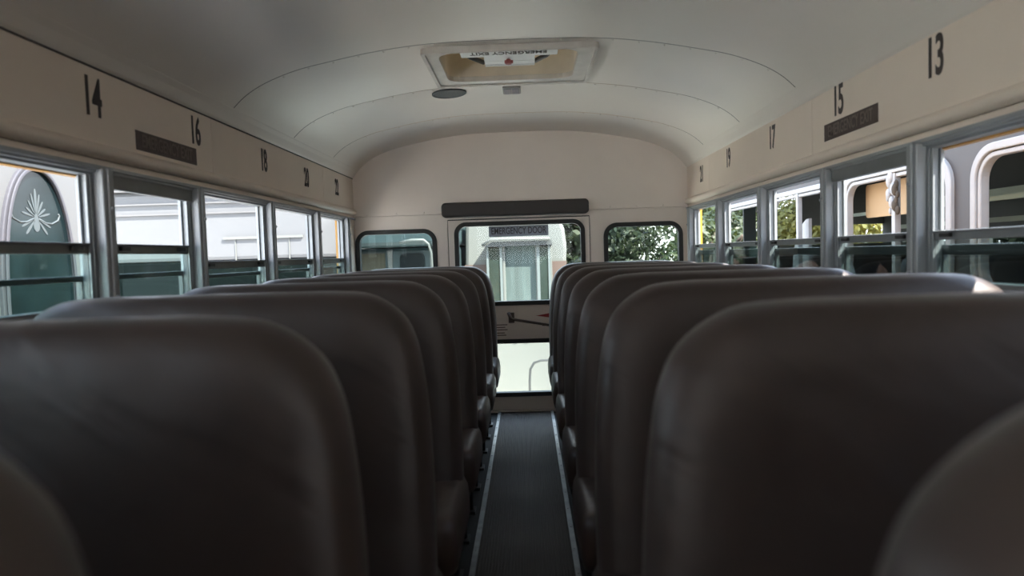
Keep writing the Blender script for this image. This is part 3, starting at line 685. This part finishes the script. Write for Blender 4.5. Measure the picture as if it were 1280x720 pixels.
# neighbouring bus, right ------------------------------------------------
nb = empty('parked_bus', (3.75, 4.3, GZ)); tag(nb, 'grey parked bus with white rounded window frames outside the right windows', 'bus')
rf = lambda u, v, d: (d, u, v)
WN = [(-4.0, -2.57), (-2.35, -.92), (-.70, .73), (.95, 2.38), (2.60, 4.03), (4.27, 5.66), (5.93, 7.34), (7.58, 9.0)]
holes = [(a, b, .78, 1.60, .16) for a, b in WN]
bm = BM(); perforated(bm, -4.3, 9.5, .55, 1.95, holes, rf, 2.62, 2.66); box(bm, 2.62, 2.66, -4.3, 9.5, GZ+.35, .55); kid('side_panel', bm, GREYW, nb)
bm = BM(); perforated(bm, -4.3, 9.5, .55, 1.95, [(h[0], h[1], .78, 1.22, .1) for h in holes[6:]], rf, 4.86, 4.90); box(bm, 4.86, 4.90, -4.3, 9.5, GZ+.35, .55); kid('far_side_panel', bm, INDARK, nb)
for a, b in WN:
    bm = BM(); h = (a, b, .78, 1.60)
    ring_prism(bm, rrect(h[0]-.03, h[1]+.03, h[2]-.03, h[3]+.03, .19), rrect(h[0]+.014, h[1]-.014, h[2]+.014, h[3]-.014, .15), rf, 2.595, 2.63)
    ring_prism(bm, rrect(h[0]+.020, h[1]-.020, h[2]+.020, h[3]-.020, .145), rrect(h[0]+.046, h[1]-.046, h[2]+.046, h[3]-.046, .125), rf, 2.607, 2.66)
    kid('window_frame', bm, FRW, nb, bevel=.006)
bm = BM(); box(bm, 2.62, 4.9, -4.3, 9.5, 1.95, 2.0); box(bm, 2.60, 2.62, -4.3, 9.5, 1.80, 1.83); kid('bus_roof', bm, FRW, nb, bevel=.02)
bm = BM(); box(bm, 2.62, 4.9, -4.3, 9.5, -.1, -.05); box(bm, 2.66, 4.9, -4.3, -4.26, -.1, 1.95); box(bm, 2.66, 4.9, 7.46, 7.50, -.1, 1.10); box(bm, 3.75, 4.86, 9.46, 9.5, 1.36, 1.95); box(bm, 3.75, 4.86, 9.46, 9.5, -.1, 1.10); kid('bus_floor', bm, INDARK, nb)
bm = BM(); box(bm, 2.96, 3.12, 9.38, 9.42, -.05, 1.95); kid('grey_partition', bm, TEALG, nb)
bm = BM(); box(bm, 4.35, 4.85, .7, 7.3, 1.50, 1.53); box(bm, 4.33, 4.36, .7, 7.3, 1.47, 1.56); box(bm, 2.9, 4.85, 3.30, 3.34, 1.28, 1.31); box(bm, 3.2, 3.24, .7, 7.3, 1.36, 1.39); box(bm, 3.9, 3.93, .7, 7.3, 1.24, 1.28); kid('inner_rack', bm, INLT, nb)
bm = BM(); plate(bm, rrect(4.95, 5.62, 1.30, 1.56, .03, 3), rf, 2.76, 2.77); kid('tan_lit_lining', bm, TAN, nb, label='tan panel standing in for the lit roof lining')  # tan panel added in place of the lit roof lining
for y in (4.90, 4.68, 6.62):
    bm = BM(); box(bm, 2.60, 2.64, y-.022, y+.022, .80, 1.58); kid('window_post', bm, FRW, nb)
bm = BM()
for k in range(9):
    t = k/8; bmesh.ops.create_icosphere(bm, subdivisions=2, radius=.026-.008*t+.008*math.sin(k*2.3), matrix=Matrix.Translation((2.60+.01*math.sin(k), 4.93+.03*math.sin(k*1.7), 1.56-.24*t)) @ Matrix.Diagonal((.8, 1, 1.7, 1)))
kid('knotted_cloth', bm, FRW, nb, smooth=True, label='knotted white cloth hanging at the window')
bm = BM()
for k in range(6):
    t = k/5; bmesh.ops.create_icosphere(bm, subdivisions=2, radius=.022+.008*math.sin(k*1.9), matrix=Matrix.Translation((2.59, 4.84+.02*math.sin(k*2.1), 1.50-.18*t)) @ Matrix.Diagonal((.7, .9, 1.5, 1)))
kid('brown_cloth', bm, BARK, nb, smooth=True, label='dark brown knotted cloth')
bm = BM()                                                              # white wheel-arch shaped bulkhead behind the fourth window
plate(bm, [(7.02, .80), (7.0, .95), (6.94, 1.10), (6.86, 1.21), (6.76, 1.30), (6.66, 1.345), (6.60, 1.35), (6.60, .80)], rf, 2.70, 2.73)
kid('white_bulkhead', bm, FRW, nb)
def nbseat(y, x):
    bm = BM(); lp = rrect(x-.42, x+.42, .3, 1.02, .12, 5); plate(bm, lp, fr, y, y+.09); kid('bus_seat', bm, mat('neighbour_seat', (.06, .06, .06), .6) if 'neighbour_seat' not in bpy.data.materials else bpy.data.materials['neighbour_seat'], nb, bevel=.03)
for y in (-3.1, -2.2, -1.3, -.4, .5, 1.4, 2.3, 3.2, 4.1, 5.0, 5.9, 6.8): nbseat(y, 3.15); nbseat(y, 4.35)
for y in (-3.2, 6.7):
    for x in (2.85, 4.65):
        bm = BM(); bmesh.ops.create_cone(bm, segments=32, radius1=.48, radius2=.48, depth=.28, cap_ends=True, matrix=Matrix.Translation((x, y, GZ+.48)) @ Matrix.Rotation(PI/2, 4, 'Y')); kid('wheel', bm, RUB, nb, bevel=.03)

# trees -------------------------------------------------------------------
def tree(x, y, h, r, m, label, n=9000, ls=.11, zlow=.25):
    rnd = random.Random(int(x*100+y*7)); rt = empty('tree', (x, y, GZ)); tag(rt, label, 'tree', 'trees behind the buses')
    bm = BM(); tube(bm, [(0, 0, 0), (.1, .05, h*.3), (-.05, .1, h*.6), (.05, 0, h*.85)], [.22, .17, .11, .05], 8)
    for k in range(5):
        a = k*1.3; tube(bm, [(0, 0, h*(.3+.08*k)), (math.cos(a)*r*.4, math.sin(a)*r*.4, h*(.42+.08*k)), (math.cos(a)*r*.7, math.sin(a)*r*.7, h*(.5+.08*k))], [.09, .06, .03], 6)
    obj('trunk', bm, BARK, rt)
    cl = []
    for k in range(26):
        a = rnd.random()*2*PI; q = math.sqrt(rnd.random())*r*.75; z = h*(zlow+(1-zlow)*rnd.random())
        cl.append((q*math.cos(a), q*math.sin(a), z, r*(.25+.25*rnd.random())))
    bm = BM()
    for i in range(n):
        c = cl[i % len(cl)]; v = Vector((rnd.gauss(0, 1), rnd.gauss(0, 1), rnd.gauss(0, 1))).normalized()*c[3]*(.65+.4*rnd.random())
        p = Vector(c[:3])+v; nrm = (v.normalized()+Vector((rnd.uniform(-.6, .6), rnd.uniform(-.6, .6), rnd.uniform(-.3, .8)))).normalized()
        u = nrm.orthogonal().normalized(); u.rotate(Matrix.Rotation(rnd.random()*6.28, 3, nrm)); w_ = nrm.cross(u); s = ls*(.6+.8*rnd.random())
        vs = [bm.verts.new(p+q) for q in (-u*s, w_*s*.45, u*s, -w_*s*.45)]; bm.faces.new(vs)
    obj('crown', bm, m, rt)
tree(2.0, 14.2, 4.2, 1.25, LEAFD, 'dark green tree right of the caravan, behind the right rear window', 18000, .06, .1)
tree(4.9, 16.6, 5.2, 1.8, LEAF, 'green leafy tree behind the far end of the parked bus', 26000, .07, .1)
tree(3.05, 11.3, 2.9, .95, LEAF, 'low bright green tree in the right rear window', 16000, .05, .1)
tree(5.7, 12.4, 4.4, 1.5, LEAFY, 'yellow green tree in the rearmost right side window', 26000, .055, .1)
tree(9.2, 12.5, 5.0, 1.7, LEAFD, 'dark tree seen through the parked bus windows', 15000, .09, .1)
tree(9.0, 7.0, 4.2, 1.7, LEAFY, 'yellow green tree beyond the parked bus, farthest right', 12000, .10, .05)
tree(1.4, 19.5, 6.5, 2.0, LEAFD, 'tall dark tree far behind the white caravan', 10000, .14, .1)
